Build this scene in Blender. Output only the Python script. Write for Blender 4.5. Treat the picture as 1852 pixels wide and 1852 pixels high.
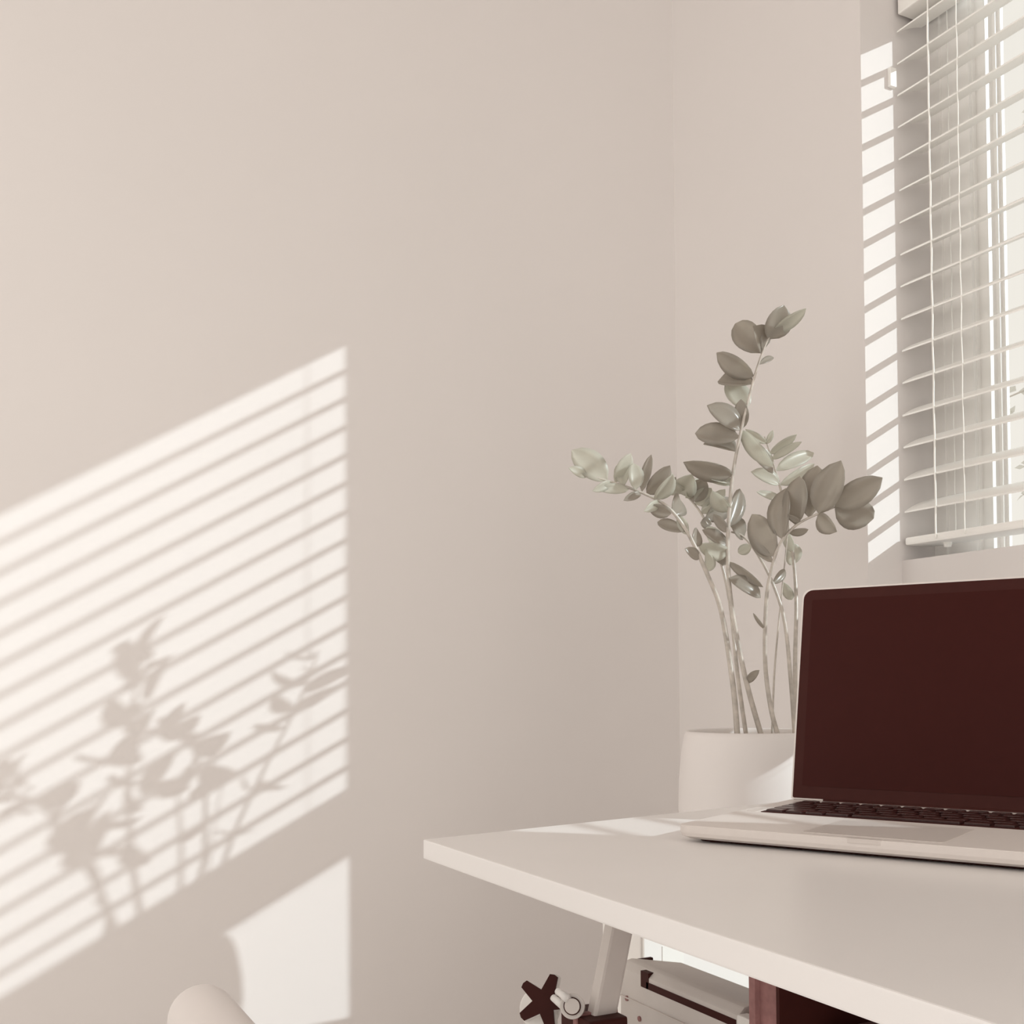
import bpy, bmesh, math, random
from mathutils import Vector, Matrix

# ------------------------------------------------------------------ clear
for o in list(bpy.data.objects):
    bpy.data.objects.remove(o, do_unlink=True)
scene = bpy.context.scene
col = scene.collection
random.seed(7)

# ------------------------------------------------------------------ camera
F = 2000.0                       # focal length in pixels of an 1852 px frame
PX, PY = 926.0, 1185.42          # principal point
YAW, PITCH, ROLL = -1.103057, 0.025684, -0.006731
CAM = Vector((1.495822, -1.062172, 0.904717))
fw = Vector((math.sin(YAW) * math.cos(PITCH), math.cos(YAW) * math.cos(PITCH), math.sin(PITCH)))
r0 = Vector((math.cos(YAW), -math.sin(YAW), 0))
u0 = r0.cross(fw)
rt = r0 * math.cos(ROLL) + u0 * math.sin(ROLL)
up = -r0 * math.sin(ROLL) + u0 * math.cos(ROLL)
cd = bpy.data.cameras.new('camera')
cam = bpy.data.objects.new('camera', cd)
col.objects.link(cam)
M = Matrix.Identity(4)
for i in range(3):
    M[i][0], M[i][1], M[i][2], M[i][3] = rt[i], up[i], -fw[i], CAM[i]
cam.matrix_world = M
cd.sensor_width = 36
cd.lens = 36 * F / 1852
cd.shift_y = (PY - 926) / 1852
cd.clip_start = 0.02
scene.camera = cam

# ------------------------------------------------------------------ world, sun, exposure
SKY = (0.93, 0.885, 0.815)
w = bpy.data.worlds.new('world')
scene.world = w
w.use_nodes = True
bg = w.node_tree.nodes['Background']
bg.inputs[0].default_value = (*SKY, 1)
bg.inputs[1].default_value = 1.72
SUNV = Vector((1, 1.00038, 0.58179)).normalized()      # towards the sun
sd = bpy.data.lights.new('sun', 'SUN')
sd.energy = 5.4
sd.color = (0.87, 0.97, 1.0)
sd.angle = math.radians(0.55)
sun = bpy.data.objects.new('sun', sd)
col.objects.link(sun)
sun.rotation_euler = SUNV.to_track_quat('Z', 'Y').to_euler()
sun.location = (6, 6, 5)
vs = scene.view_settings
vs.view_transform = 'Standard'
vs.look = 'None'
vs.exposure = 0.0
vs.gamma = 1.0
vs.use_curve_mapping = False

# ------------------------------------------------------------------ helpers
def at(px, py, depth):
    """world point seen at a photo pixel at a given distance along the view axis"""
    return CAM + (fw + rt * ((px - PX) / F) - up * ((py - PY) / F)) * depth

def on_plane(px, py, axis, value):
    d = fw + rt * ((px - PX) / F) - up * ((py - PY) / F)
    return CAM + d * ((value - CAM[axis]) / d[axis])

def mat(name, color, rough=0.6, spec=0.3, noise=0.0, nscale=40.0, bump=0.0, metallic=0.0,
        trans=0.0, coat=0.0):
    m = bpy.data.materials.new(name)
    m.use_nodes = True
    nt = m.node_tree
    b = nt.nodes['Principled BSDF']
    b.inputs['Base Color'].default_value = (*color, 1)
    b.inputs['Roughness'].default_value = rough
    b.inputs['Specular IOR Level'].default_value = spec
    b.inputs['Metallic'].default_value = metallic
    b.inputs['Coat Weight'].default_value = coat
    tc = nt.nodes.new('ShaderNodeTexCoord')
    n = nt.nodes.new('ShaderNodeTexNoise')
    n.inputs['Scale'].default_value = nscale
    n.inputs['Detail'].default_value = 5
    nt.links.new(tc.outputs['Object'], n.inputs['Vector'])
    if noise:
        r = nt.nodes.new('ShaderNodeValToRGB')
        r.color_ramp.elements[0].position = 0.3
        r.color_ramp.elements[1].position = 0.7
        r.color_ramp.elements[0].color = (*[c * (1 - noise) for c in color], 1)
        r.color_ramp.elements[1].color = (*[min(1, c * (1 + noise)) for c in color], 1)
        nt.links.new(n.outputs['Fac'], r.inputs['Fac'])
        nt.links.new(r.outputs['Color'], b.inputs['Base Color'])
    if bump:
        bp = nt.nodes.new('ShaderNodeBump')
        bp.inputs['Strength'].default_value = bump
        bp.inputs['Distance'].default_value = 0.002
        nt.links.new(n.outputs['Fac'], bp.inputs['Height'])
        nt.links.new(bp.outputs['Normal'], b.inputs['Normal'])
    if trans:
        t = nt.nodes.new('ShaderNodeBsdfTranslucent')
        t.inputs['Color'].default_value = (*[min(0.9, c * 1.7) for c in color], 1)
        mx = nt.nodes.new('ShaderNodeMixShader')
        mx.inputs[0].default_value = trans
        out = nt.nodes['Material Output']
        nt.links.new(b.outputs[0], mx.inputs[1])
        nt.links.new(t.outputs[0], mx.inputs[2])
        nt.links.new(mx.outputs[0], out.inputs['Surface'])
    return m

def glass_mat(name):
    m = bpy.data.materials.new(name)
    m.use_nodes = True
    nt = m.node_tree
    nt.nodes.remove(nt.nodes['Principled BSDF'])
    tr = nt.nodes.new('ShaderNodeBsdfTransparent')
    tr.inputs[0].default_value = (0.744, 0.747, 0.744, 1)
    gl = nt.nodes.new('ShaderNodeBsdfGlossy')
    gl.inputs['Roughness'].default_value = 0.02
    fr = nt.nodes.new('ShaderNodeFresnel')
    fr.inputs['IOR'].default_value = 1.15
    mx = nt.nodes.new('ShaderNodeMixShader')
    nt.links.new(fr.outputs[0], mx.inputs[0])
    nt.links.new(tr.outputs[0], mx.inputs[1])
    nt.links.new(gl.outputs[0], mx.inputs[2])
    nt.links.new(mx.outputs[0], nt.nodes['Material Output'].inputs['Surface'])
    return m

MT = {}
MT['wall'] = mat('wall_paint', (0.728, 0.686, 0.668), 0.9, 0.1, 0.010, 3.0, 0.05)
MT['floor'] = mat('floor_wood', (0.84, 0.80, 0.775), 0.5, 0.3, 0.04, 12, 0.05)
MT['frame'] = mat('window_white', (0.90, 0.87, 0.84), 0.35, 0.4, 0.01, 20)
MT['slat'] = mat('slat_white', (0.90, 0.875, 0.84), 0.4, 0.35, 0.01, 30)
MT['cord'] = mat('cord_white', (0.92, 0.90, 0.86), 0.8, 0.1, 0.02, 300)
MT['desk'] = mat('desk_laminate', (0.82, 0.788, 0.770), 0.32, 0.4, 0.01, 8)
MT['white'] = mat('white_lacquer', (0.87, 0.84, 0.81), 0.5, 0.3, 0.01, 10)
MT['grey'] = mat('grey_plastic', (0.66, 0.61, 0.575), 0.5, 0.3, 0.02, 60)
MT['steel'] = mat('steel_paint', (0.66, 0.605, 0.57), 0.45, 0.3, 0.02, 50)
MT['alu'] = mat('brushed_aluminium', (0.725, 0.665, 0.630), 0.42, 0.4, 0.01, 200)
MT['pad'] = mat('trackpad_glass', (0.66, 0.60, 0.565), 0.3, 0.3, 0.005, 40)
MT['black'] = mat('maroon_black', (0.050, 0.0130, 0.0105), 0.55, 0.12, 0.05, 80)
MT['screen'] = mat('screen_dark', (0.046, 0.0112, 0.0094), 0.35, 0.06, 0.02, 20)
MT['key'] = mat('key_dark', (0.038, 0.012, 0.011), 0.28, 0.6, 0.03, 100)
MT['brown'] = mat('dark_brown_laminate', (0.30, 0.150, 0.142), 0.6, 0.2, 0.15, 150, 0.1)
MT['ceramic'] = mat('ceramic_white', (0.745, 0.70, 0.68), 0.45, 0.35, 0.01, 15)
MT['soil'] = mat('soil', (0.50, 0.42, 0.35), 0.95, 0.1, 0.35, 120, 0.6)
MT['stem'] = mat('stem_green', (0.47, 0.42, 0.37), 0.32, 0.6, 0.22, 90)
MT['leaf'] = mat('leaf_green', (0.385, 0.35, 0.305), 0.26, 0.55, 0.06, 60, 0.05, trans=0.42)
MT['leaf_sunlit'] = mat('leaf_green_sunlit', (0.56, 0.54, 0.48), 0.35, 0.4, 0.06, 60, 0.05, trans=0.45)  # lighter copy of the leaf, sunlight put into its colour
MT['chair'] = mat('chair_shell_white', (0.755, 0.70, 0.675), 0.45, 0.4, 0.01, 12)
MT['wood'] = mat('pale_beech', (0.66, 0.53, 0.42), 0.5, 0.3, 0.08, 40)
MT['glass'] = glass_mat('window_glass')
MT['paper'] = mat('square_white', (0.90, 0.88, 0.84), 0.8, 0.1, 0.01, 30)  # for the white square on the cabinet side
MT['far_leaf'] = mat('outdoor_leaf_pale', (0.66, 0.645, 0.58), 0.8, 0.1, 0.05, 5, trans=0.3)
MT['bark'] = mat('outdoor_bark_pale', (0.62, 0.58, 0.53), 0.9, 0.1, 0.1, 20)

def base_of(parent):
    v = Vector((0, 0, 0))
    while parent is not None:
        v += parent.location
        parent = parent.parent
    return v

def mk(name, verts, faces, m, parent=None, smooth=False, bevel=0.0, seg=2, origin=None):
    """mesh object from world-space vertices"""
    b = base_of(parent)
    o_loc = Vector((0, 0, 0))
    if origin is not None:
        o_loc = Vector(origin) - b
    off = b + o_loc
    me = bpy.data.meshes.new(name)
    me.from_pydata([tuple(Vector(v) - off) for v in verts], [], faces)
    bm = bmesh.new()
    bm.from_mesh(me)
    bmesh.ops.recalc_face_normals(bm, faces=bm.faces)
    if bevel:
        bmesh.ops.bevel(bm, geom=list(bm.edges), offset=bevel, segments=seg, affect='EDGES', profile=0.6)
    bm.to_mesh(me)
    bm.free()
    me.materials.append(MT[m])
    if smooth:
        for p in me.polygons:
            p.use_smooth = True
    o = bpy.data.objects.new(name, me)
    o.location = o_loc
    if parent is not None:
        o.parent = parent
    col.objects.link(o)
    return o

BF = [(0, 1, 2, 3), (7, 6, 5, 4), (0, 4, 5, 1), (1, 5, 6, 2), (2, 6, 7, 3), (3, 7, 4, 0)]
def boxv(x0, x1, y0, y1, z0, z1):
    return [(x0, y0, z0), (x1, y0, z0), (x1, y1, z0), (x0, y1, z0),
            (x0, y0, z1), (x1, y0, z1), (x1, y1, z1), (x0, y1, z1)]

def box(name, x0, x1, y0, y1, z0, z1, m, parent=None, bevel=0.0, seg=2):
    return mk(name, boxv(x0, x1, y0, y1, z0, z1), BF, m, parent, bevel=bevel, seg=seg)

def joinv(parts):
    V, Fc = [], []
    for v, f in parts:
        n = len(V)
        V += list(v)
        Fc += [tuple(i + n for i in q) for q in f]
    return V, Fc

def prism(poly, lo, hi, axis=2):
    """polygon in the two other axes, extruded along axis"""
    n = len(poly)
    def P(a, b, c):
        return {2: (a, b, c), 0: (c, a, b), 1: (a, c, b)}[axis]
    V = [P(a, b, lo) for a, b in poly] + [P(a, b, hi) for a, b in poly]
    Fc = [tuple(range(n)), tuple(range(2 * n - 1, n - 1, -1))]
    Fc += [(i, (i + 1) % n, n + (i + 1) % n, n + i) for i in range(n)]
    return V, Fc

def tube(path, radii, n=8, caps=True):
    V, Fc = [], []
    path = [Vector(p) for p in path]
    if not isinstance(radii, (list, tuple)):
        radii = [radii] * len(path)
    prev = None
    for i, p in enumerate(path):
        t = (path[min(i + 1, len(path) - 1)] - path[max(i - 1, 0)]).normalized()
        if prev is None:
            a = t.orthogonal().normalized()
        else:
            a = (prev - t * prev.dot(t)).normalized()
        prev = a
        b = t.cross(a)
        for k in range(n):
            an = 2 * math.pi * k / n
            V.append(p + (a * math.cos(an) + b * math.sin(an)) * radii[i])
    for i in range(len(path) - 1):
        for k in range(n):
            Fc.append((i * n + k, i * n + (k + 1) % n, (i + 1) * n + (k + 1) % n, (i + 1) * n + k))
    if caps:
        Fc.append(tuple(range(n - 1, -1, -1)))
        Fc.append(tuple(range((len(path) - 1) * n, len(path) * n)))
    return V, Fc

def lathe(profile, cx, cy, n=48):
    V, Fc = [], []
    for r, z in profile:
        for k in range(n):
            a = 2 * math.pi * k / n
            V.append((cx + r * math.cos(a), cy + r * math.sin(a), z))
    for i in range(len(profile) - 1):
        for k in range(n):
            Fc.append((i * n + k, i * n + (k + 1) % n, (i + 1) * n + (k + 1) % n, (i + 1) * n + k))
    Fc.append(tuple(range(n)))
    Fc.append(tuple(range((len(profile) - 1) * n, len(profile) * n)))
    return V, Fc

def smooth_path(pts, sub=4):
    """Catmull-Rom through points (tuples of any length)"""
    out = []
    n = len(pts)
    for i in range(n - 1):
        p0, p1, p2, p3 = pts[max(i - 1, 0)], pts[i], pts[i + 1], pts[min(i + 2, n - 1)]
        for s in range(sub):
            t = s / sub
            out.append(tuple(0.5 * (2 * b + (c - a) * t + (2 * a - 5 * b + 4 * c - d) * t * t +
                                    (3 * b - a - 3 * c + d) * t ** 3)
                             for a, b, c, d in zip(p0, p1, p2, p3)))
    out.append(tuple(pts[-1]))
    return out

def tag(o, label, cat, group=None):
    o['label'] = label
    o['category'] = cat
    if group:
        o['group'] = group
    return o

def empty(name, loc):
    o = bpy.data.objects.new(name, None)
    o.location = loc
    o.empty_display_size = 0.05
    col.objects.link(o)
    return o

def struct(o):
    o['kind'] = 'structure'
    return o

# ------------------------------------------------------------------ room shell
FZ = 0.045                        # floor level (the desk top is 0.74 above it)
TOP = 2.6
X1, X2 = 0.42345, 1.613            # window opening
ZB, ZT = 0.682, 1.90
WT = 0.16                         # wall thickness at the window
ANG = 1.76921                     # angle between the two walls
wd = Vector((math.cos(ANG), -math.sin(ANG), 0))
wn = Vector((math.sin(ANG), math.cos(ANG), 0))     # into the room

a, b = Vector((0, 0, 0)), wd * 2.6
q = [a, b, b - wn * 0.14, Vector((-0.14, WT, 0)), Vector((0, WT, 0))]
poly = [(p.x, p.y) for p in q]
V, Fc = prism(poly, FZ - 0.05, TOP)
struct(mk('wall_left', V, Fc, 'wall'))

XR = 3.0
xs = [0.0, X1, X2, XR]
zs = [FZ - 0.05, ZB, ZT, TOP]
V, Fc, idx = [], [], {}
def vid(x, y, z):
    k = (round(x, 5), round(y, 5), round(z, 5))
    if k not in idx:
        idx[k] = len(V)
        V.append((x, y, z))
    return idx[k]
for i in range(3):
    for j in range(3):
        if i == 1 and j == 1:
            continue
        for y in (0.0, WT):
            Fc.append((vid(xs[i], y, zs[j]), vid(xs[i + 1], y, zs[j]), vid(xs[i + 1], y, zs[j + 1]), vid(xs[i], y, zs[j + 1])))
for x in (X1, X2):
    Fc.append((vid(x, 0, ZB), vid(x, WT, ZB), vid(x, WT, ZT), vid(x, 0, ZT)))
for z in (ZB, ZT):
    Fc.append((vid(X1, 0, z), vid(X2, 0, z), vid(X2, WT, z), vid(X1, WT, z)))
struct(mk('wall_back', V, Fc, 'wall'))

V, Fc = prism([(p.x, p.y) for p in (Vector((0, 0, 0)), wd * 1.7, Vector((2.1, -1.7, 0)), Vector((2.1, 0, 0)))], FZ - 0.05, FZ)
struct(mk('floor', V, Fc, 'floor'))

V, Fc = prism([(p.x, p.y) for p in (Vector((-0.1, WT, 0)), wd * 2.6 - wn * 0.1, Vector((XR, -2.6, 0)), Vector((XR, WT, 0)))], TOP, TOP + 0.08)
struct(mk('ceiling', V, Fc, 'wall'))
struct(box('wall_unseen', 0.9, XR, -1.80, -1.70, FZ - 0.05, TOP, 'wall'))  # unseen wall behind the camera, added to dim desk edge and window wall

# ------------------------------------------------------------------ window: frame, sill, panes
win = struct(empty('window_1', ((X1 + X2) / 2, 0.13, ZB)))
prof = [(0.0, 0.113), (0.020, 0.113), (0.020, 0.117), (0.072, 0.117), (0.072, 0.1225), (0.0735, 0.1225), (0.0735, 0.1245),
        (0.072, 0.1245), (0.072, 0.130), (0.088, 0.130), (0.088, 0.142), (0.094, 0.142), (0.094, 0.147), (0.098, 0.147),
        (0.098, 0.152), (0.0, 0.152)]
prof = [(x - 0.007, y + 0.008) if 0.03 < x else (x, y + 0.008) for x, y in prof]
V, Fc = prism([(X1 + x, y) for x, y in prof], ZB, ZT)
mk('stile', V, Fc, 'frame', win)
V, Fc = prism([(X2 - x, y) for x, y in prof], ZB, ZT)
mk('stile', V, Fc, 'frame', win)
box('head_rail_frame', X1 + 0.09, X2 - 0.09, 0.125, 0.158, ZT - 0.035, ZT, 'frame', win)
box('bottom_rail_frame', X1 + 0.09, X2 - 0.09, 0.125, 0.158, ZB, ZB + 0.035, 'frame', win)
box('pane', X1 + 0.084, X2 - 0.084, 0.1555, 0.1585, 1.064, ZT - 0.03, 'glass', win)
box('pane', X1 + 0.084, X2 - 0.084, 0.1555, 0.1585, ZB + 0.03, 1.042, 'glass', win)
# sill board that crosses the tall opening, with a deeper front lip
poly = [(0.060, 1.008), (0.074, 1.008), (0.074, 1.041), (0.150, 1.041), (0.150, 1.0645), (0.060, 1.0645)]
V = [(X1, y, z) for y, z in poly] + [(X2, y, z) for y, z in poly]
n = len(poly)
Fc = [tuple(range(n)), tuple(range(2 * n - 1, n - 1, -1))] + [(i, (i + 1) % n, n + (i + 1) % n, n + i) for i in range(n)]
struct(mk('trim_1', V, Fc, 'wall'))

# ------------------------------------------------------------------ venetian blind
PITCH_S, ZS0, YB = 0.043, 1.77289, 0.0593
TILT = math.radians(22.6)
SW = 0.050
blind = tag(empty('venetian_blind', ((X1 + X2) / 2, 0.085, 1.08)),
            'white horizontal slat blind hanging open inside the window recess', 'blind')
BL, BR = X1 + 0.006, X2 - 0.006
def slat_section(th=0.0022, crown=0.0022, n=6):
    topl, botl = [], []
    for i in range(n + 1):
        t = i / n
        h = crown * (1 - (2 * t - 1) ** 2)
        s = t * SW
        y = s * math.cos(TILT) - (h) * math.sin(TILT)
        z = s * math.sin(TILT) + (h) * math.cos(TILT)
        topl.append((y, z + th / 2))
        botl.append((y, z - th / 2))
    return botl + topl[::-1]
sec = slat_section()
n = len(sec)
V = [(BL, YB + y, ZS0 + z) for y, z in sec] + [(BR, YB + y, ZS0 + z) for y, z in sec]
Fc = [tuple(range(n)), tuple(range(2 * n - 1, n - 1, -1))] + [(i, (i + 1) % n, n + (i + 1) % n, n + i) for i in range(n)]
s0 = mk('slat', V, Fc, 'slat', blind)
for k in range(1, 16):
    o = s0.copy()
    o.location = s0.location + Vector((random.uniform(-0.0008, 0.0008), 0, -k * PITCH_S + random.uniform(-0.0005, 0.0005)))
    o.rotation_euler = (random.uniform(-0.012, 0.012) * 0, 0, 0)
    o.parent = blind
    col.objects.link(o)
box('bottom_rail', BL, BR, YB, YB + 0.048, ZS0 - 16 * PITCH_S - 0.001, ZS0 - 16 * PITCH_S + 0.0095, 'slat', blind, bevel=0.003)
box('head_rail', BL, BR, YB + 0.002, YB + 0.052, 1.797, 1.836, 'slat', blind, bevel=0.002)
# ladder cords (front, back, lift cord) at three stations
for lx in (X1 + 0.055, (X1 + X2) / 2, X2 - 0.055):
    for dy, dx, rr in ((-0.0015, 0.0045, 0.0011), (SW * math.cos(TILT) + 0.0015, -0.0075, 0.0008), (-0.0016, 0.050, 0.0007)):
        pts = []
        zz = 1.80
        k = 0
        while zz > ZS0 - 16 * PITCH_S + 0.004:
            pts.append((lx + dx + 0.0006 * math.sin(k * 1.7 + dy * 90), YB + dy, zz))
            zz -= PITCH_S / 2
            k += 1
        pts.append((lx + dx, YB + dy, ZS0 - 16 * PITCH_S + 0.002))
        V, Fc = tube(pts, rr, 6)
        mk('ladder_cord' if dx < 0.01 else 'lift_cord', V, Fc, 'cord', blind, smooth=True)
    V, Fc = tube([(lx, YB + 0.024, ZS0 - 16 * PITCH_S - 0.001), (lx, YB + 0.024, ZS0 - 16 * PITCH_S - 0.007)], [0.006, 0.0045], 10)
    mk('cord_plug', V, Fc, 'cord', blind, smooth=False)
# hold-down clip on the jamb near the top that nicks the sun stripe
box('side_clip', X1, X1 + 0.006, 0.047, 0.058, ZS0 - 1.75 * PITCH_S, ZS0 - 1.15 * PITCH_S, 'slat', blind, bevel=0.001)

# ------------------------------------------------------------------ desk
ZD = 0.786717
DT = 0.0147
A_ = (0.7096, -0.742)
B_ = (0.6149, -0.200)
desk = tag(empty('desk', (1.15, -0.42, FZ)), 'white laminate desk with thin top holding the open laptop', 'desk')
V, Fc = prism([A_, (1.72, -0.742), (1.72, -0.20), B_], ZD - DT, ZD)
mk('desktop', V, Fc, 'desk', desk, bevel=0.0012, seg=2)
def bar(p, q, wx, wy):
    """rectangular bar from p to q, section wx by wy in x and y"""
    V = []
    for c in (p, q):
        for sx, sy in ((-1, -1), (1, -1), (1, 1), (-1, 1)):
            V.append((c[0] + sx * wx / 2, c[1] + sy * wy / 2, c[2]))
    return V, BF
LX = 0.762
UB = ZD - DT
def trestle(x):
    V, Fc = bar((x, -0.586, UB), (x, -0.586 - 0.25 * (UB - FZ), FZ), 0.012, 0.021)
    lg = mk('leg', V, Fc, 'steel', desk, bevel=0.0025)
    V, Fc = bar((x, -0.26, UB), (x, -0.26 + 0.16 * (UB - FZ), FZ), 0.012, 0.021)
    mk('leg', V, Fc, 'steel', desk, bevel=0.0025)
    return lg
trestle(LX)
trestle(1.62)
for x in (LX, 1.62):
    box('top_rail', x - 0.006, x + 0.006, -0.575, -0.271, UB - 0.012, UB, 'steel', desk)
# height clamp with star knob on the visible front leg
ly = -0.586 - 0.25 * (UB - 0.632)
cl = box('clamp', LX - 0.026, LX + 0.018, ly - 0.017, ly + 0.017, 0.585, 0.652, 'black', desk, bevel=0.002)
cl['label'] = 'dark clamp block around the slanted leg'
box('clamp_jaw', LX - 0.004, LX + 0.001, ly - 0.0185, ly + 0.0185, 0.586, 0.6535, 'brown', cl)
def view_frame(center):
    z = (CAM - center).normalized()
    x = Vector((0, 0, 1)).cross(z).normalized()
    y = z.cross(x)
    return x, y, z
# axis of the knob: along -y and slightly up, seen obliquely
def disc_prism(center, axis, upv, poly, t):
    axis = Vector(axis).normalized()
    x = Vector(upv).cross(axis).normalized()
    y = axis.cross(x)
    c = Vector(center)
    n = len(poly)
    V = [c + x * a + y * b for a, b in poly] + [c + x * a + y * b + axis * t for a, b in poly]
    Fc = [tuple(range(n)), tuple(range(2 * n - 1, n - 1, -1))] + [(i, (i + 1) % n, n + (i + 1) % n, n + i) for i in range(n)]
    return V, Fc
def star(ro, ri, k=5, rot=0.0, sm=4):
    P = []
    for i in range(k):
        a0 = rot + 2 * math.pi * i / k
        for j in (-0.16, 0.0, 0.16):
            rr = ro * (1.0 if j == 0 else 0.97)
            P.append((rr * math.cos(a0 + j), rr * math.sin(a0 + j)))
        a1 = a0 + math.pi / k
        P.append((ri * math.cos(a1), ri * math.sin(a1)))
    return P
kc = on_plane(985, 1812, 1, -0.633)
kax = (0.72, -0.62, 0.30)
V, Fc = disc_prism(kc - Vector(kax).normalized() * 0.012, kax, (0, 0, 1), star(0.0235, 0.0105, 5, 1.25), 0.012)
kb = mk('star_knob', V, Fc, 'white', desk, bevel=0.0012)  # white body paints in the sunlit sides of a dark knob
V, Fc = disc_prism(kc - Vector(kax).normalized() * 0.020 - rt * 0.007 + Vector((0, 0, -0.005)), kax, (0, 0, 1), [(0.0165 * math.cos(i * math.pi / 14), 0.0165 * math.sin(i * math.pi / 14)) for i in range(28)], 0.009)
mk('knob_hub', V, Fc, 'white', kb, bevel=0.001)
V, Fc = disc_prism(kc, kax, (0, 0, 1), star(0.0228, 0.0098, 5, 1.25), 0.002)
mk('star_face', V, Fc, 'black', kb)
circ = [(math.cos(2 * math.pi * i / 28), math.sin(2 * math.pi * i / 28)) for i in range(28)]
cc = on_plane(1035, 1820, 1, ly - 0.02)
cax = (0.80, -0.52, 0.30)
V, Fc = disc_prism(cc - Vector(cax) * 0.010, cax, (0, 0, 1), [(0.0095 * a, 0.0095 * b) for a, b in circ], 0.010)
rg = mk('collar', V, Fc, 'grey', desk, bevel=0.0008)
V, Fc = disc_prism(cc + Vector(cax) * 0.0005, cax, (0, 0, 1), [(0.0066 * a, 0.0066 * b) for a, b in circ], 0.0012)
mk('collar_ring', V, Fc, 'black', rg)
V, Fc = disc_prism(cc + Vector(cax) * 0.0012, cax, (0, 0, 1), [(0.0058 * a, 0.0058 * b) for a, b in circ], 0.002)
mk('bolt_cap', V, Fc, 'steel', rg, bevel=0.0004)
for (p0, p1) in (((1008, 1792), (1027, 1806)), ((1000, 1804), (1020, 1820))):
    V, Fc = tube([on_plane(*p0, 1, ly - 0.026), on_plane(*p1, 1, ly - 0.024)], [0.0026, 0.0034], 10)
    mk('fin', V, Fc, 'white', desk, smooth=True)

# ------------------------------------------------------------------ laptop
TH = 0.4616
LW, LD, LH, LT = 0.2811, 0.2215, 0.1938, 0.1776
FLc = Vector((0.8149, -0.5828, ZD))
fr = Vector((math.cos(TH), math.sin(TH), 0))
sdv = Vector((-math.sin(TH), math.cos(TH), 0))
lap = tag(empty('laptop', FLc), 'open silver laptop with dark blank screen on the white desk', 'laptop')
lap.rotation_euler = (0, 0, 0)
def LP(x, y, z):
    return FLc + fr * x + sdv * y + Vector((0, 0, z))
def rrect(x0, x1, y0, y1, r, n=6):
    P = []
    for cx, cy, a0 in ((x1 - r, y1 - r, 0), (x0 + r, y1 - r, 90), (x0 + r, y0 + r, 180), (x1 - r, y0 + r, 270)):
        for i in range(n + 1):
            an = math.radians(a0 + 90 * i / n)
            P.append((cx + r * math.cos(an), cy + r * math.sin(an)))
    return P
def trect(x0, x1, y0, y1, r, n=6):
    P = []
    for cx, cy, a0, rr_ in ((x1 - r, y1 - r, 0, r), (x0 + r, y1 - r, 90, r), (x0 + .0015, y0 + .0015, 180, .0015), (x1 - .0015, y0 + .0015, 270, .0015)):
        for i in range(n + 1):
            an = math.radians(a0 + 90 * i / n)
            P.append((cx + rr_ * math.cos(an), cy + rr_ * math.sin(an)))
    return P
def loft(polys_z, fn):
    V, Fc = [], []
    n = len(polys_z[0][0])
    for P, z in polys_z:
        V += [fn(a, b, z) for a, b in P]
    for i in range(len(polys_z) - 1):
        for k in range(n):
            Fc.append((i * n + k, i * n + (k + 1) % n, (i + 1) * n + (k + 1) % n, (i + 1) * n + k))
    Fc.append(tuple(range(n - 1, -1, -1)))
    Fc.append(tuple(range((len(polys_z) - 1) * n, len(polys_z) * n)))
    return V, Fc
g = 0.0025
V, Fc = loft([(rrect(0.006, LW - 0.006, 0.006, LD - 0.006, 0.007), g), (rrect(0.001, LW - 0.001, 0.001, LD - 0.001, 0.009), g + 0.0022),
              (rrect(0, LW, 0, LD, 0.009), g + 0.005), (rrect(0, LW, 0, LD, 0.009), g + 0.0098), (rrect(0.0006, LW - 0.0006, 0.0006, LD - 0.0006, 0.009), g + 0.0103)], LP)
bs = mk('base', V, Fc, 'alu', lap)
ZK = g + 0.0103
for fx in (0.025, LW - 0.025):
    for fy in (0.02, LD - 0.02):
        V, Fc = lathe([(0.007, 0), (0.007, g + 0.0004)], 0, 0, 16)
        V = [LP(fx + v[0], fy + v[1], v[2]) for v in V]
        mk('rubber_foot', V, Fc, 'black', lap)
V, Fc = loft([(rrect(0.012, LW - 0.012, 0.012, LD - 0.012, 0.006), 0.0006), (rrect(0.010, LW - 0.010, 0.010, LD - 0.010, 0.006), g + 0.0004)], LP)
mk('bottom_sheet', V, Fc, 'black', lap)  # black sheet filling the gap beneath the base
V, Fc = loft([(rrect(LW / 2 - 0.012, LW / 2 + 0.012, -0.0004, 0.005, 0.002), ZK - 0.003), (rrect(LW / 2 - 0.012, LW / 2 + 0.012, -0.0004, 0.005, 0.002), ZK + 0.0002)], LP)
mk('opening_notch', V, Fc, 'pad', lap)
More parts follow.
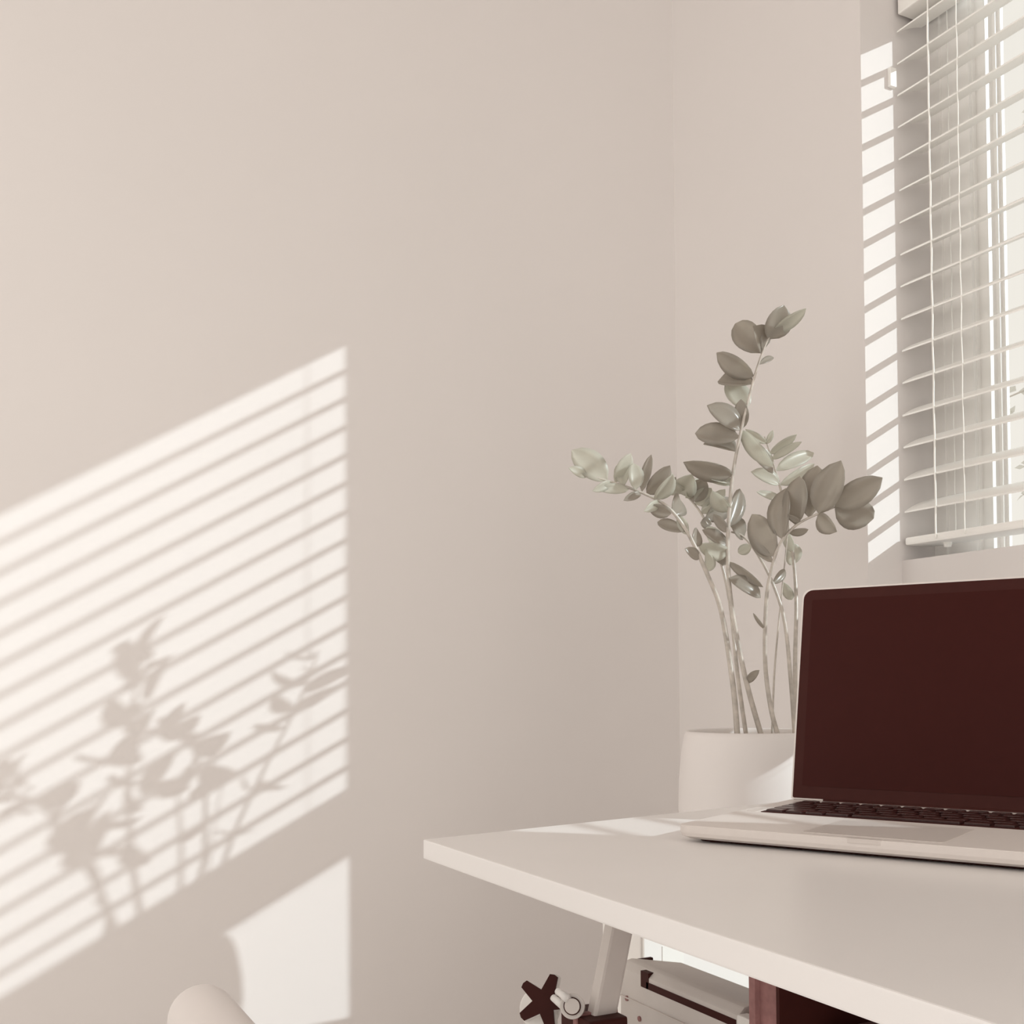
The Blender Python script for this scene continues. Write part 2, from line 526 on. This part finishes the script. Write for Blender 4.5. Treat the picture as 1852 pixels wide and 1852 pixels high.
# keyboard well, keys, trackpad
KX0, KX1, KY0, KY1 = 0.018, LW - 0.018, 0.108, 0.196
V, Fc = loft([(rrect(KX0, KX1, KY0, KY1, 0.003), ZK - 0.001), (rrect(KX0, KX1, KY0, KY1, 0.003), ZK + 0.0003)], LP)
kw = mk('keyboard', V, Fc, 'black', lap)
V, Fc = loft([(rrect(LW / 2 - 0.048, LW / 2 + 0.048, 0.012, 0.092, 0.003), ZK - 0.001), (rrect(LW / 2 - 0.048, LW / 2 + 0.048, 0.012, 0.092, 0.003), ZK + 0.0003)], LP)
mk('trackpad', V, Fc, 'pad', lap)
def keymesh(wk, hk):
    V, Fc = loft([(rrect(-wk / 2, wk / 2, -hk / 2, hk / 2, 0.0012, 2), 0.0), (rrect(-wk / 2, wk / 2, -hk / 2, hk / 2, 0.0012, 2), 0.0012),
                  (rrect(-wk / 2 + 0.0006, wk / 2 - 0.0006, -hk / 2 + 0.0006, hk / 2 - 0.0006, 0.0012, 2), 0.0018)],
                 lambda a, b, z: fr * a + sdv * b + Vector((0, 0, z)))
    me = bpy.data.meshes.new('key')
    me.from_pydata([tuple(v) for v in V], [], Fc)
    me.materials.append(MT['key'])
    return me
rows = [(0.0075, [1] * 14), (0.0125, [1] * 13 + [1.5]), (0.0125, [1.5] + [1] * 13), (0.0125, [1.75] + [1] * 11 + [1.75]),
        (0.0125, [2.25] + [1] * 10 + [2.25]), (0.0125, [1, 1, 1, 1.25, 5, 1.25, 1, 1, 1, 1])]
cache = {}
yy = KY1 - 0.002
gap = 0.0026
for rh, ks in rows:
    tot = sum(ks)
    unit = (KX1 - KX0 - 0.004) / tot
    xx = KX0 + 0.002
    for kq in ks:
        key = (round(unit * kq - gap, 5), rh)
        if key not in cache:
            cache[key] = keymesh(*key)
        o = bpy.data.objects.new('key', cache[key])
        o.parent = kw
        o.location = LP(xx + unit * kq / 2, yy - rh / 2, ZK + 0.0003) - base_of(kw)
        col.objects.link(o)
        xx += unit * kq
    yy -= rh + gap - 0.0003
for sx in (0.006, LW - 0.015):
    V, Fc = loft([(rrect(sx, sx + 0.009, KY0, KY1, 0.002), ZK - 0.001), (rrect(sx, sx + 0.009, KY0, KY1, 0.002), ZK + 0.0002)], LP)
    mk('speaker_grille', V, Fc, 'pad', lap)
# lid: local frame at the hinge
hb = LP(0, LD - 0.006, ZK + 0.0004)
lu = Vector((0, 0, 1)) * math.cos(LT) + sdv * math.sin(LT)
ln = fr.cross(lu)                        # towards the user
if ln.dot(CAM - hb) < 0:
    ln = -ln
def HP(x, y, z):
    return hb + fr * x + lu * y + ln * z
V, Fc = loft([(trect(0.002, LW - 0.002, 0.002, LH - 0.002, 0.008), -0.0055), (trect(0, LW, 0, LH, 0.009), -0.004), (trect(0, LW, 0, LH, 0.009), 0.0)], HP)
lid = mk('lid', V, Fc, 'alu', lap)
V, Fc = loft([(trect(0.0016, LW - 0.0016, 0.0012, LH - 0.0016, 0.0085), -0.001), (trect(0.0016, LW - 0.0016, 0.0012, LH - 0.0016, 0.0085), 0.0005)], HP)
mk('bezel', V, Fc, 'black', lid)
V, Fc = loft([(rrect(0.010, LW - 0.010, 0.012, LH - 0.011, 0.001), 0.0), (rrect(0.010, LW - 0.010, 0.012, LH - 0.011, 0.001), 0.0008)], HP)
mk('screen', V, Fc, 'screen', lid)
V, Fc = tube([LP(0.03, LD - 0.004, ZK - 0.001), LP(LW - 0.03, LD - 0.004, ZK - 0.001)], 0.0038, 12)
mk('hinge', V, Fc, 'black', lap, smooth=True)

# ------------------------------------------------------------------ plant shelf, pot and plant
struct(box('trim_2', 0.396, 0.565, -0.31, 0.0, 0.672, 0.70, 'white', bevel=0.002))      # plant ledge fixed to the wall
PC = at(1362, 1330, 1.31)
pcx, pcy = PC.x, PC.y
RZ = 0.8475
plant = tag(empty('potted_plant', (pcx, pcy, 0.70)), 'leafy plant with arching stems in round white pot behind the desk', 'plant')
V, Fc = lathe([(0.062, 0.70), (0.078, 0.704), (0.086, 0.725), (0.0885, 0.755), (0.0875, 0.79), (0.084, 0.825), (0.0808, 0.842), (0.079, 0.8465), (0.0765, RZ),
               (0.074, 0.8460), (0.0735, 0.842), (0.0735, 0.80), (0.0, 0.80)], pcx, pcy, 64)
mk('pot', V, Fc, 'ceramic', plant, smooth=True)
# soil surface, lumpy
V, Fc = [], []
nr, na = 8, 36
V.append((pcx, pcy, 0.838))
for i in range(1, nr + 1):
    for k in range(na):
        an = 2 * math.pi * k / na
        r = 0.0732 * i / nr
        V.append((pcx + r * math.cos(an), pcy + r * math.sin(an), 0.8345 + random.uniform(-0.0025, 0.0035)))
for k in range(na):
    Fc.append((0, 1 + k, 1 + (k + 1) % na))
for i in range(nr - 1):
    for k in range(na):
        Fc.append((1 + i * na + k, 1 + (i + 1) * na + k, 1 + (i + 1) * na + (k + 1) % na, 1 + i * na + (k + 1) % na))
mk('soil', V, Fc, 'soil', plant)

DOFF = 0.025
SP = {}
def stem(pts, r0_, r1_):
    """pts: (px, py, depth) from the soil up"""
    sp = smooth_path(pts, 5)
    path = [at(p[0], p[1], p[2] + DOFF * min(1, i / 8)) for i, p in enumerate(sp)]
    n = len(path)
    rad = []
    for i in range(n):
        t = i / (n - 1)
        rad.append((r0_ + (r1_ - r0_) * t) * 0.82)
    V, Fc = tube(path, rad, 8)
    o = mk('stem', V, Fc, 'stem', plant, smooth=True)
    SP[o.name] = [(p[0], p[1], p[2] + DOFF * min(1, i / 8)) for i, p in enumerate(sp)]
    return o, sp

def leaf(st, bp, tp, wpx, dep, dtip=0.0, roll=0.0, curl=0.12, fold=0.25, pale=False, ksun=0.0):
    B = at(bp[0], bp[1], dep)
    T = at(tp[0], tp[1], dep + dtip)
    ax = T - B
    L = ax.length
    ax.normalize()
    vw = ((CAM - (B + T) / 2).normalized() + SUNV * ksun).normalized()
    nrm = (vw - ax * vw.dot(ax)).normalized()
    sd_ = nrm.cross(ax)
    R = Matrix.Rotation(roll, 3, ax)
    nrm = R @ nrm
    sd_ = R @ sd_
    wd_ = wpx * dep / F / 2 / max(0.55, abs(nrm.dot((CAM - (B + T) / 2).normalized())))
    nl, nw = 8, 4
    V, Fc = [], []
    for i in range(nl + 1):
        t = i / nl
        prof_ = (math.sin(math.pi * min(1, t ** 0.95)) ** 0.62) if 0 < t < 1 else 0.0
        prof_ = max(prof_, 0.03) * (1.0 if t < 0.93 else 0.8)
        bend = curl * L * 4 * t * (1 - t)
        for j in range(nw + 1):
            s = 2 * j / nw - 1
            V.append(B + ax * (L * t) + sd_ * (s * wd_ * prof_) + nrm * (bend * 0.5 + fold * abs(s) * wd_ * prof_))
    for i in range(nl):
        for j in range(nw):
            Fc.append((i * (nw + 1) + j, i * (nw + 1) + j + 1, (i + 1) * (nw + 1) + j + 1, (i + 1) * (nw + 1) + j))
    # underside, so the leaf has thickness
    n = len(V)
    th = 0.0007
    V2 = V + [v - nrm * th for v in V]
    F2 = list(Fc) + [tuple(n + i for i in f[::-1]) for f in Fc]
    for i in range(nl):
        a0, a1 = i * (nw + 1), (i + 1) * (nw + 1)
        F2.append((a0, a1, n + a1, n + a0))
        b0, b1 = a0 + nw, a1 + nw
        F2.append((b1, b0, n + b0, n + b1))
    o = mk('leaf', V2, F2, 'leaf_sunlit' if pale else 'leaf', st, smooth=True, origin=B)
    return o

rr = random.Random(3)
def leaves(st, lst, dep, pale=False, sunny=True):
    for it in lst:
        bx, by, tx, ty, wpx = it[:5]
        nb = min(SP[st.name], key=lambda p: (p[0] - bx) ** 2 + (p[1] - by) ** 2)
        dep = nb[2] - DOFF
        bx, by = nb[0] + (bx - nb[0]) * 0.25, nb[1] + (by - nb[1]) * 0.25
        dd = it[5] if len(it) > 5 else 0.0
        roll = it[6] if len(it) > 6 else rr.uniform(-0.5, 0.5)
        leaf(st, (bx, by), (tx, ty), wpx, dep + dd + DOFF, rr.uniform(-0.03, 0.03), roll, rr.uniform(0.02, 0.16), rr.uniform(0.2, 0.5), pale or (sunny and rr.random() < 0.42), (rr.uniform(-0.15, 0.75) if sunny else -0.45))  # a random share of leaves takes the painted sunlit tone

D0 = 1.30
# tall middle stem
s2, _ = stem([(1378, 1334, 1.30), (1354, 1250, 1.30), (1336, 1170, 1.30), (1321, 1080, 1.30), (1316, 1000, 1.30), (1318, 940, 1.30), (1325, 860, 1.30),
              (1338, 790, 1.30), (1352, 730, 1.30), (1368, 670, 1.30), (1386, 620, 1.30), (1400, 598, 1.30)], 0.0040, 0.0014)
leaves(s2, [(1391, 613, 1418, 552, 46, 0, 0.3), (1398, 603, 1458, 558, 22, 0, 0.5), (1374, 640, 1330, 585, 40, 0, -0.5), (1377, 633, 1362, 590, 30, 0.01, 0.4),
            (1360, 680, 1296, 638, 36, 0, -0.6), (1383, 657, 1399, 646, 7), (1366, 695, 1298, 690, 30, 0, 0.4), (1353, 738, 1317, 688, 34, 0.01, -0.3),
            (1341, 777, 1279, 733, 36, 0, 0.5), (1345, 772, 1340, 722, 28, 0.01, -0.5), (1335, 792, 1257, 784, 38, 0, 0.2),
            (1331, 815, 1272, 803, 26, 0.01, 0.6), (1342, 780, 1398, 845, 26, 0.01, 0.3), (1338, 795, 1398, 856, 24, 0.02, -0.4),
            (1325, 858, 1236, 836, 32, 0, -0.4), (1325, 868, 1243, 846, 28, 0.005, 0.5), (1321, 880, 1268, 862, 22, 0.01), (1319, 928, 1288, 888, 24, 0.01),
            (1320, 952, 1338, 884, 24, 0.01, 0.4), (1317, 1018, 1380, 1062, 17, 0, 0.5), (1318, 1042, 1376, 1081, 26, -0.005, -0.3),
            (1358, 1237, 1373, 1212, 13), (1320, 960, 1290, 930, 18), (1318, 985, 1270, 958, 22, 0.01), (1317, 1005, 1262, 985, 24, 0.01)], 1.30)
# left arching stem
s1, _ = stem([(1334, 1334, 1.29), (1327, 1250, 1.285), (1313, 1150, 1.28), (1300, 1090, 1.275), (1282, 1045, 1.27), (1255, 985, 1.265), (1232, 945, 1.26),
              (1205, 915, 1.255), (1170, 895, 1.25), (1120, 876, 1.245), (1085, 866, 1.24), (1050, 858, 1.24)], 0.0042, 0.0013)
leaves(s1, [(1099, 868, 1034, 814, 48, 0, 0.15), (1062, 866, 1029, 846, 16), (1132, 893, 1078, 884, 18), (1112, 868, 1141, 820, 28, 0.01, 0.3),
            (1128, 874, 1127, 834, 22, 0, -0.5), (1147, 882, 1146, 838, 26, -0.01, 0.4), (1160, 884, 1178, 822, 18, 0, -0.2), (1170, 893, 1212, 842, 32, 0.01, 0.2),
            (1186, 906, 1217, 858, 24, 0, 0.6), (1206, 940, 1172, 916, 24, -0.005, -0.3), (1227, 967, 1189, 944, 18), (1210, 932, 1230, 903, 24, 0, 0.3),
            (1236, 968, 1226, 931, 19, 0, 0.1), (1262, 1016, 1239, 992, 15), (1271, 1033, 1279, 995, 18), (1105, 872, 1072, 888, 14),
            (1158, 892, 1128, 905, 13), (1190, 912, 1165, 925, 12), (1245, 990, 1262, 958, 18)], 1.25)
# a second arching stem just behind it
s7, _ = stem([(1350, 1334, 1.345), (1334, 1220, 1.35), (1320, 1090, 1.355), (1302, 1010, 1.36), (1280, 950, 1.36), (1250, 905, 1.36), (1215, 880, 1.36)], 0.0034, 0.0012)
leaves(s7, [(1195, 905, 1222, 863, 13), (1232, 907, 1263, 866, 15, -0.01, 0.7), (1217, 897, 1252, 858, 36, 0, 0.2), (1242, 907, 1277, 868, 38, 0, -0.2),
            (1264, 912, 1287, 883, 34, 0, 0.1), (1266, 927, 1312, 885, 26), (1276, 937, 1322, 903, 30, 0, 0.4), (1243, 962, 1287, 948, 22),
            (1252, 987, 1302, 960, 28, 0, -0.4), (1258, 982, 1308, 1002, 26), (1264, 1002, 1312, 1022, 24), (1215, 882, 1190, 858, 24), (1230, 893, 1205, 868, 20)], 1.36)
# right stem with the broad leaf fan
s3, _ = stem([(1408, 1334, 1.285), (1394, 1280, 1.28), (1384, 1200, 1.275), (1385, 1100, 1.265), (1393, 1040, 1.26), (1410, 985, 1.25), (1440, 950, 1.24),
              (1480, 929, 1.235), (1515, 915, 1.23)], 0.0036, 0.0013)
leaves(s3, [(1399, 1010, 1360, 930, 46, 0, 0.1), (1396, 1020, 1356, 974, 17, 0, 0.3), (1417, 973, 1421, 883, 38, 0, -0.2), (1438, 948, 1446, 861, 42, 0.004, -0.1),
            (1462, 937, 1478, 842, 42, 0.002, 0.1), (1482, 927, 1521, 833, 54, -0.002, 0.1), (1508, 916, 1596, 864, 50, -0.004, 0.15), (1510, 920, 1580, 938, 46, -0.002, -0.1),
            (1478, 934, 1513, 962, 28, 0, 0.2), (1385, 1140, 1362, 1109, 6, 0, 0), (1450, 946, 1424, 931, 10), (1428, 968, 1462, 958, 14, 0.01)], 1.24, sunny=False)
# crossing stem
s4, _ = stem([(1438, 1334, 1.31), (1431, 1240, 1.31), (1420, 1130, 1.315), (1402, 1066, 1.32), (1376, 1012, 1.325), (1346, 972, 1.33), (1322, 962, 1.33)], 0.0034, 0.0013)
leaves(s4, [(1400, 1060, 1420, 1030, 12), (1345, 972, 1318, 940, 22, 0.01), (1360, 990, 1335, 1000, 18, 0.01)], 1.32)
# back stem nearest the window, its leaves in the painted sunlit tone
s5, _ = stem([(1440, 1334, 1.325), (1438, 1200, 1.335), (1440, 1080, 1.35), (1431, 980, 1.375), (1413, 890, 1.405), (1396, 830, 1.425), (1383, 790, 1.435)], 0.0036, 0.0012)
leaves(s5, [(1385, 802, 1348, 776, 12), (1383, 806, 1398, 778, 11), (1388, 824, 1441, 786, 17, 0, 0.3), (1392, 834, 1450, 799, 15, 0, -0.3), (1404, 852, 1472, 819, 20),
            (1410, 882, 1473, 839, 18), (1412, 877, 1358, 853, 24), (1400, 842, 1344, 804, 24), (1416, 902, 1368, 889, 12), (1428, 985, 1434, 1022, 24),
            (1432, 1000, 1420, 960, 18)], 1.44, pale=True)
# thin stem, its leaves in the painted sunlit tone
s6, _ = stem([(1396, 1334, 1.33), (1401, 1210, 1.335), (1412, 1090, 1.34), (1421, 1000, 1.345), (1428, 930, 1.35)], 0.0016, 0.0009)
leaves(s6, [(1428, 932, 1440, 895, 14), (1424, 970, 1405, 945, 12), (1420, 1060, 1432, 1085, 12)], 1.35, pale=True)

# ------------------------------------------------------------------ things under the desk
# slim white cabinet whose side catches the low sun
cab = tag(empty('slim_cabinet', (0.465, -0.30, FZ)), 'slim white cabinet in sunlight beneath the desk, behind the shredder', 'cabinet')
box('body', 0.425, 0.5025, -0.41, -0.20, FZ, 0.655, 'white', cab, bevel=0.002)
box('side_panel', 0.5025, 0.506, -0.408, -0.202, FZ + 0.02, 0.652, 'white', cab, bevel=0.001)
p0 = on_plane(1198, 1712, 0, 0.5065); p1 = on_plane(1237, 1758, 0, 0.5065)
nt_ = box('white_square', 0.506, 0.5066, p0.y, p1.y, p1.z, p0.z, 'paper', cab)  # thin white square set on the cabinet side
nt_['label'] = 'square white patch on the cabinet side'

# paper shredder
shx0, shx1, shy0, shy1 = 0.692, 0.850, -0.552, -0.492
shr = tag(empty('paper_shredder', ((shx0 + shx1) / 2, (shy0 + shy1) / 2, FZ)), 'pale grey paper shredder with black feed slot standing under the desk', 'shredder')
box('bin', shx0 + 0.006, shx1 - 0.006, shy0 + 0.006, shy1 - 0.006, FZ, 0.575, 'grey', shr, bevel=0.006, seg=3)
poly = [(shy0, 0.578), (shy0 - 0.004, 0.59), (shy0 - 0.003, 0.664), (shy0 + 0.003, 0.669), (shy0 + 0.008, 0.670), (shy1, 0.660), (shy1, 0.578)]
V = [(shx0, y, z) for y, z in poly] + [(shx1, y, z) for y, z in poly]
n = len(poly)
Fc = [tuple(range(n)), tuple(range(2 * n - 1, n - 1, -1))] + [(i, (i + 1) % n, n + (i + 1) % n, n + i) for i in range(n)]
hd = mk('head', V, Fc, 'grey', shr, bevel=0.0015)
box('feed_slot', shx0 + 0.04, shx1 - 0.002, shy0 - 0.0036, shy0 + 0.003, 0.655, 0.6605, 'black', hd)
box('slot_mouth', shx0 + 0.032, shx0 + 0.043, shy0 - 0.0036, shy0 + 0.003, 0.655, 0.668, 'black', hd)
box('end_cap', shx0 - 0.003, shx0 + 0.001, shy0 + 0.001, shy0 + 0.03, 0.644, 0.668, 'black', hd, bevel=0.0008)
box('trim_line', shx0 + 0.002, shx1 - 0.002, shy0 - 0.0046, shy0 - 0.003, 0.640, 0.6413, 'pad', hd)
box('window_strip', shx0 + 0.055, shx1 - 0.01, shy0 - 0.005, shy0 - 0.002, 0.606, 0.6125, 'black', hd)
for bx_, bz_ in ((shx0 + 0.011, 0.640), (shx0 + 0.030, 0.628)):
    V, Fc = disc_prism((bx_, shy0 - 0.003, bz_), (0, -1, 0), (0, 0, 1), [(0.0022 * a, 0.0022 * b) for a, b in circ], 0.0015)
    mk('screw', V, Fc, 'brown', hd)
box('side_block', shx1 + 0.0, shx1 + 0.026, shy0 - 0.002, shy1, 0.575, 0.658, 'grey', hd, bevel=0.002)
box('latch', shx1 + 0.002, shx1 + 0.020, shy0 - 0.006, shy0 + 0.004, 0.6585, 0.666, 'white', hd, bevel=0.0015)

# open dark cubby fixed beneath the desk top
cx0, cx1, cy0, cy1, cz0 = 0.925, 1.14, -0.605, -0.30, 0.600
V, Fc = joinv([(boxv(cx0, cx0 + 0.006, cy0, cy1, cz0, UB), BF), (boxv(cx1 - 0.006, cx1, cy0, cy1, cz0, UB), BF),
               (boxv(cx0 + 0.006, cx1 - 0.006, cy1 - 0.006, cy1, cz0, UB), BF), (boxv(cx0 + 0.006, cx1 - 0.006, cy0, cy1 - 0.006, cz0, cz0 + 0.006), BF)])
cub = mk('cubby', V, Fc, 'brown', desk)
cub['label'] = 'dark brown open cubby fixed under the desk top'
box('divider', cx0 + 0.024, cx0 + 0.027, cy0 + 0.002, cy1 - 0.006, cz0 + 0.006, UB, 'black', cub)
box('front_strip', cx0 + 0.006, cx0 + 0.024, cy0 + 0.004, cy0 + 0.008, cz0 + 0.006, UB, 'brown', cub)
pL = on_plane(1548, 1838, 1, -0.60)
box('drawer_ledge', cx0 + 0.027, cx1 - 0.006, cy0 + 0.03, cy1 - 0.006, pL.z - 0.035, pL.z - 0.030, 'brown', cub)

# ------------------------------------------------------------------ armchair
E_ = at(362, 1838, 0.90)
AR = 0.0272
chair = tag(empty('armchair', (E_.x + 0.3, E_.y - 0.28, FZ)), 'white armchair with a rounded arm end in the lower corner by the wall', 'chair')
ax0, ax1 = E_.x, E_.x + 0.50
def arm(yc):
    P = [(yc - AR, 0.16), (yc + AR, 0.16)]
    for i in range(15):
        an = math.pi * i / 14
        P.append((yc + AR * math.cos(an), E_.z + AR * math.sin(an)))
    n = len(P)
    def ring(x, k):
        return [(x, yc + (y - yc) * k, (z if z < 0.2 else E_.z + (z - E_.z) * k if z > E_.z else z)) for y, z in P]
    secs = [(ax0 - 0.010, 0.55), (ax0 - 0.008, 0.76), (ax0 - 0.004, 0.90), (ax0 + 0.002, 0.97), (ax0 + 0.010, 1.0), (ax1, 1.0)]
    V, Fc = [], []
    for x, k in secs:
        V += ring(x, k)
    for i in range(len(secs) - 1):
        for j in range(n):
            Fc.append((i * n + j, i * n + (j + 1) % n, (i + 1) * n + (j + 1) % n, (i + 1) * n + j))
    Fc.append(tuple(range(n)))
    Fc.append(tuple(range((len(secs) - 1) * n, len(secs) * n)))
    return mk('arm', V, Fc, 'chair', chair, smooth=True)
y1_, y2_ = E_.y, E_.y - 0.56
arm(y1_)
arm(y2_)
box('seat_cushion', ax0 + 0.01, ax1 - 0.09, y2_ + AR, y1_ - AR, 0.34, 0.46, 'chair', chair, bevel=0.025, seg=4)
box('seat_base', ax0 + 0.02, ax1, y2_ + AR, y1_ - AR, 0.16, 0.34, 'chair', chair, bevel=0.008)
box('backrest', ax1 - 0.09, ax1, y2_ + AR, y1_ - AR, 0.34, 0.70, 'chair', chair, bevel=0.03, seg=4)
for lx_ in (ax0 + 0.05, ax1 - 0.05):
    for ly_ in (y1_, y2_):
        V, Fc = tube([(lx_, ly_, 0.16), (lx_, ly_, FZ)], [0.018, 0.012], 12)
        mk('leg', V, Fc, 'wood', chair)

# ------------------------------------------------------------------ tree outside the window
tr = tag(empty('garden_tree', at(1985, 1500, 7.0)), 'sunlit pale tree seen outside through the window blind', 'tree')
tb = at(1985, 2300, 7.0)
tp = at(1975, -300, 7.0)
tpath = [tb.lerp(tp, i / 10) + Vector((0.05 * math.sin(i), 0.04 * math.cos(i * 1.3), 0)) for i in range(11)]
V, Fc = tube(tpath, [0.10 - 0.008 * i for i in range(11)], 10)
mk('trunk', V, Fc, 'bark', tr, smooth=True)
rt_ = random.Random(11)
parts, lparts = [], []
for i in range(46):
    t = 0.25 + 0.75 * i / 46
    s = tb.lerp(tp, t)
    an = rt_.uniform(0, 2 * math.pi)
    ln_ = rt_.uniform(0.30, 0.62)
    dirv = Vector((math.cos(an), math.sin(an), rt_.uniform(-0.25, 0.35)))
    e = s + dirv * ln_
    parts.append(tube([s, s.lerp(e, 0.5) + Vector((0, 0, 0.04)), e], [0.014, 0.009, 0.003], 5))
    for j in range(22):
        c = s.lerp(e, rt_.uniform(0.35, 1.05)) + Vector((rt_.uniform(-0.06, 0.06), rt_.uniform(-0.06, 0.06), rt_.uniform(-0.07, 0.05)))
        ax = Vector((rt_.uniform(-1, 1), rt_.uniform(-1, 1), rt_.uniform(-1, 0.4))).normalized()
        sd2 = ax.orthogonal().normalized()
        sd2 = Matrix.Rotation(rt_.uniform(0, 6.28), 3, ax) @ sd2
        l_, w_ = rt_.uniform(0.05, 0.09), rt_.uniform(0.015, 0.03)
        nn = ax.cross(sd2) * 0.006
        lparts.append(([c, c + ax * l_ * 0.5 + sd2 * w_ + nn, c + ax * l_, c + ax * l_ * 0.5 - sd2 * w_ + nn, c + ax * l_ * 0.5],
                       [(0, 1, 4), (1, 2, 4), (2, 3, 4), (3, 0, 4)]))
V, Fc = joinv(parts)
mk('branches', V, Fc, 'bark', tr)
V, Fc = joinv(lparts)
fo = mk('foliage', V, Fc, 'far_leaf', tr)
fo['kind'] = 'stuff'
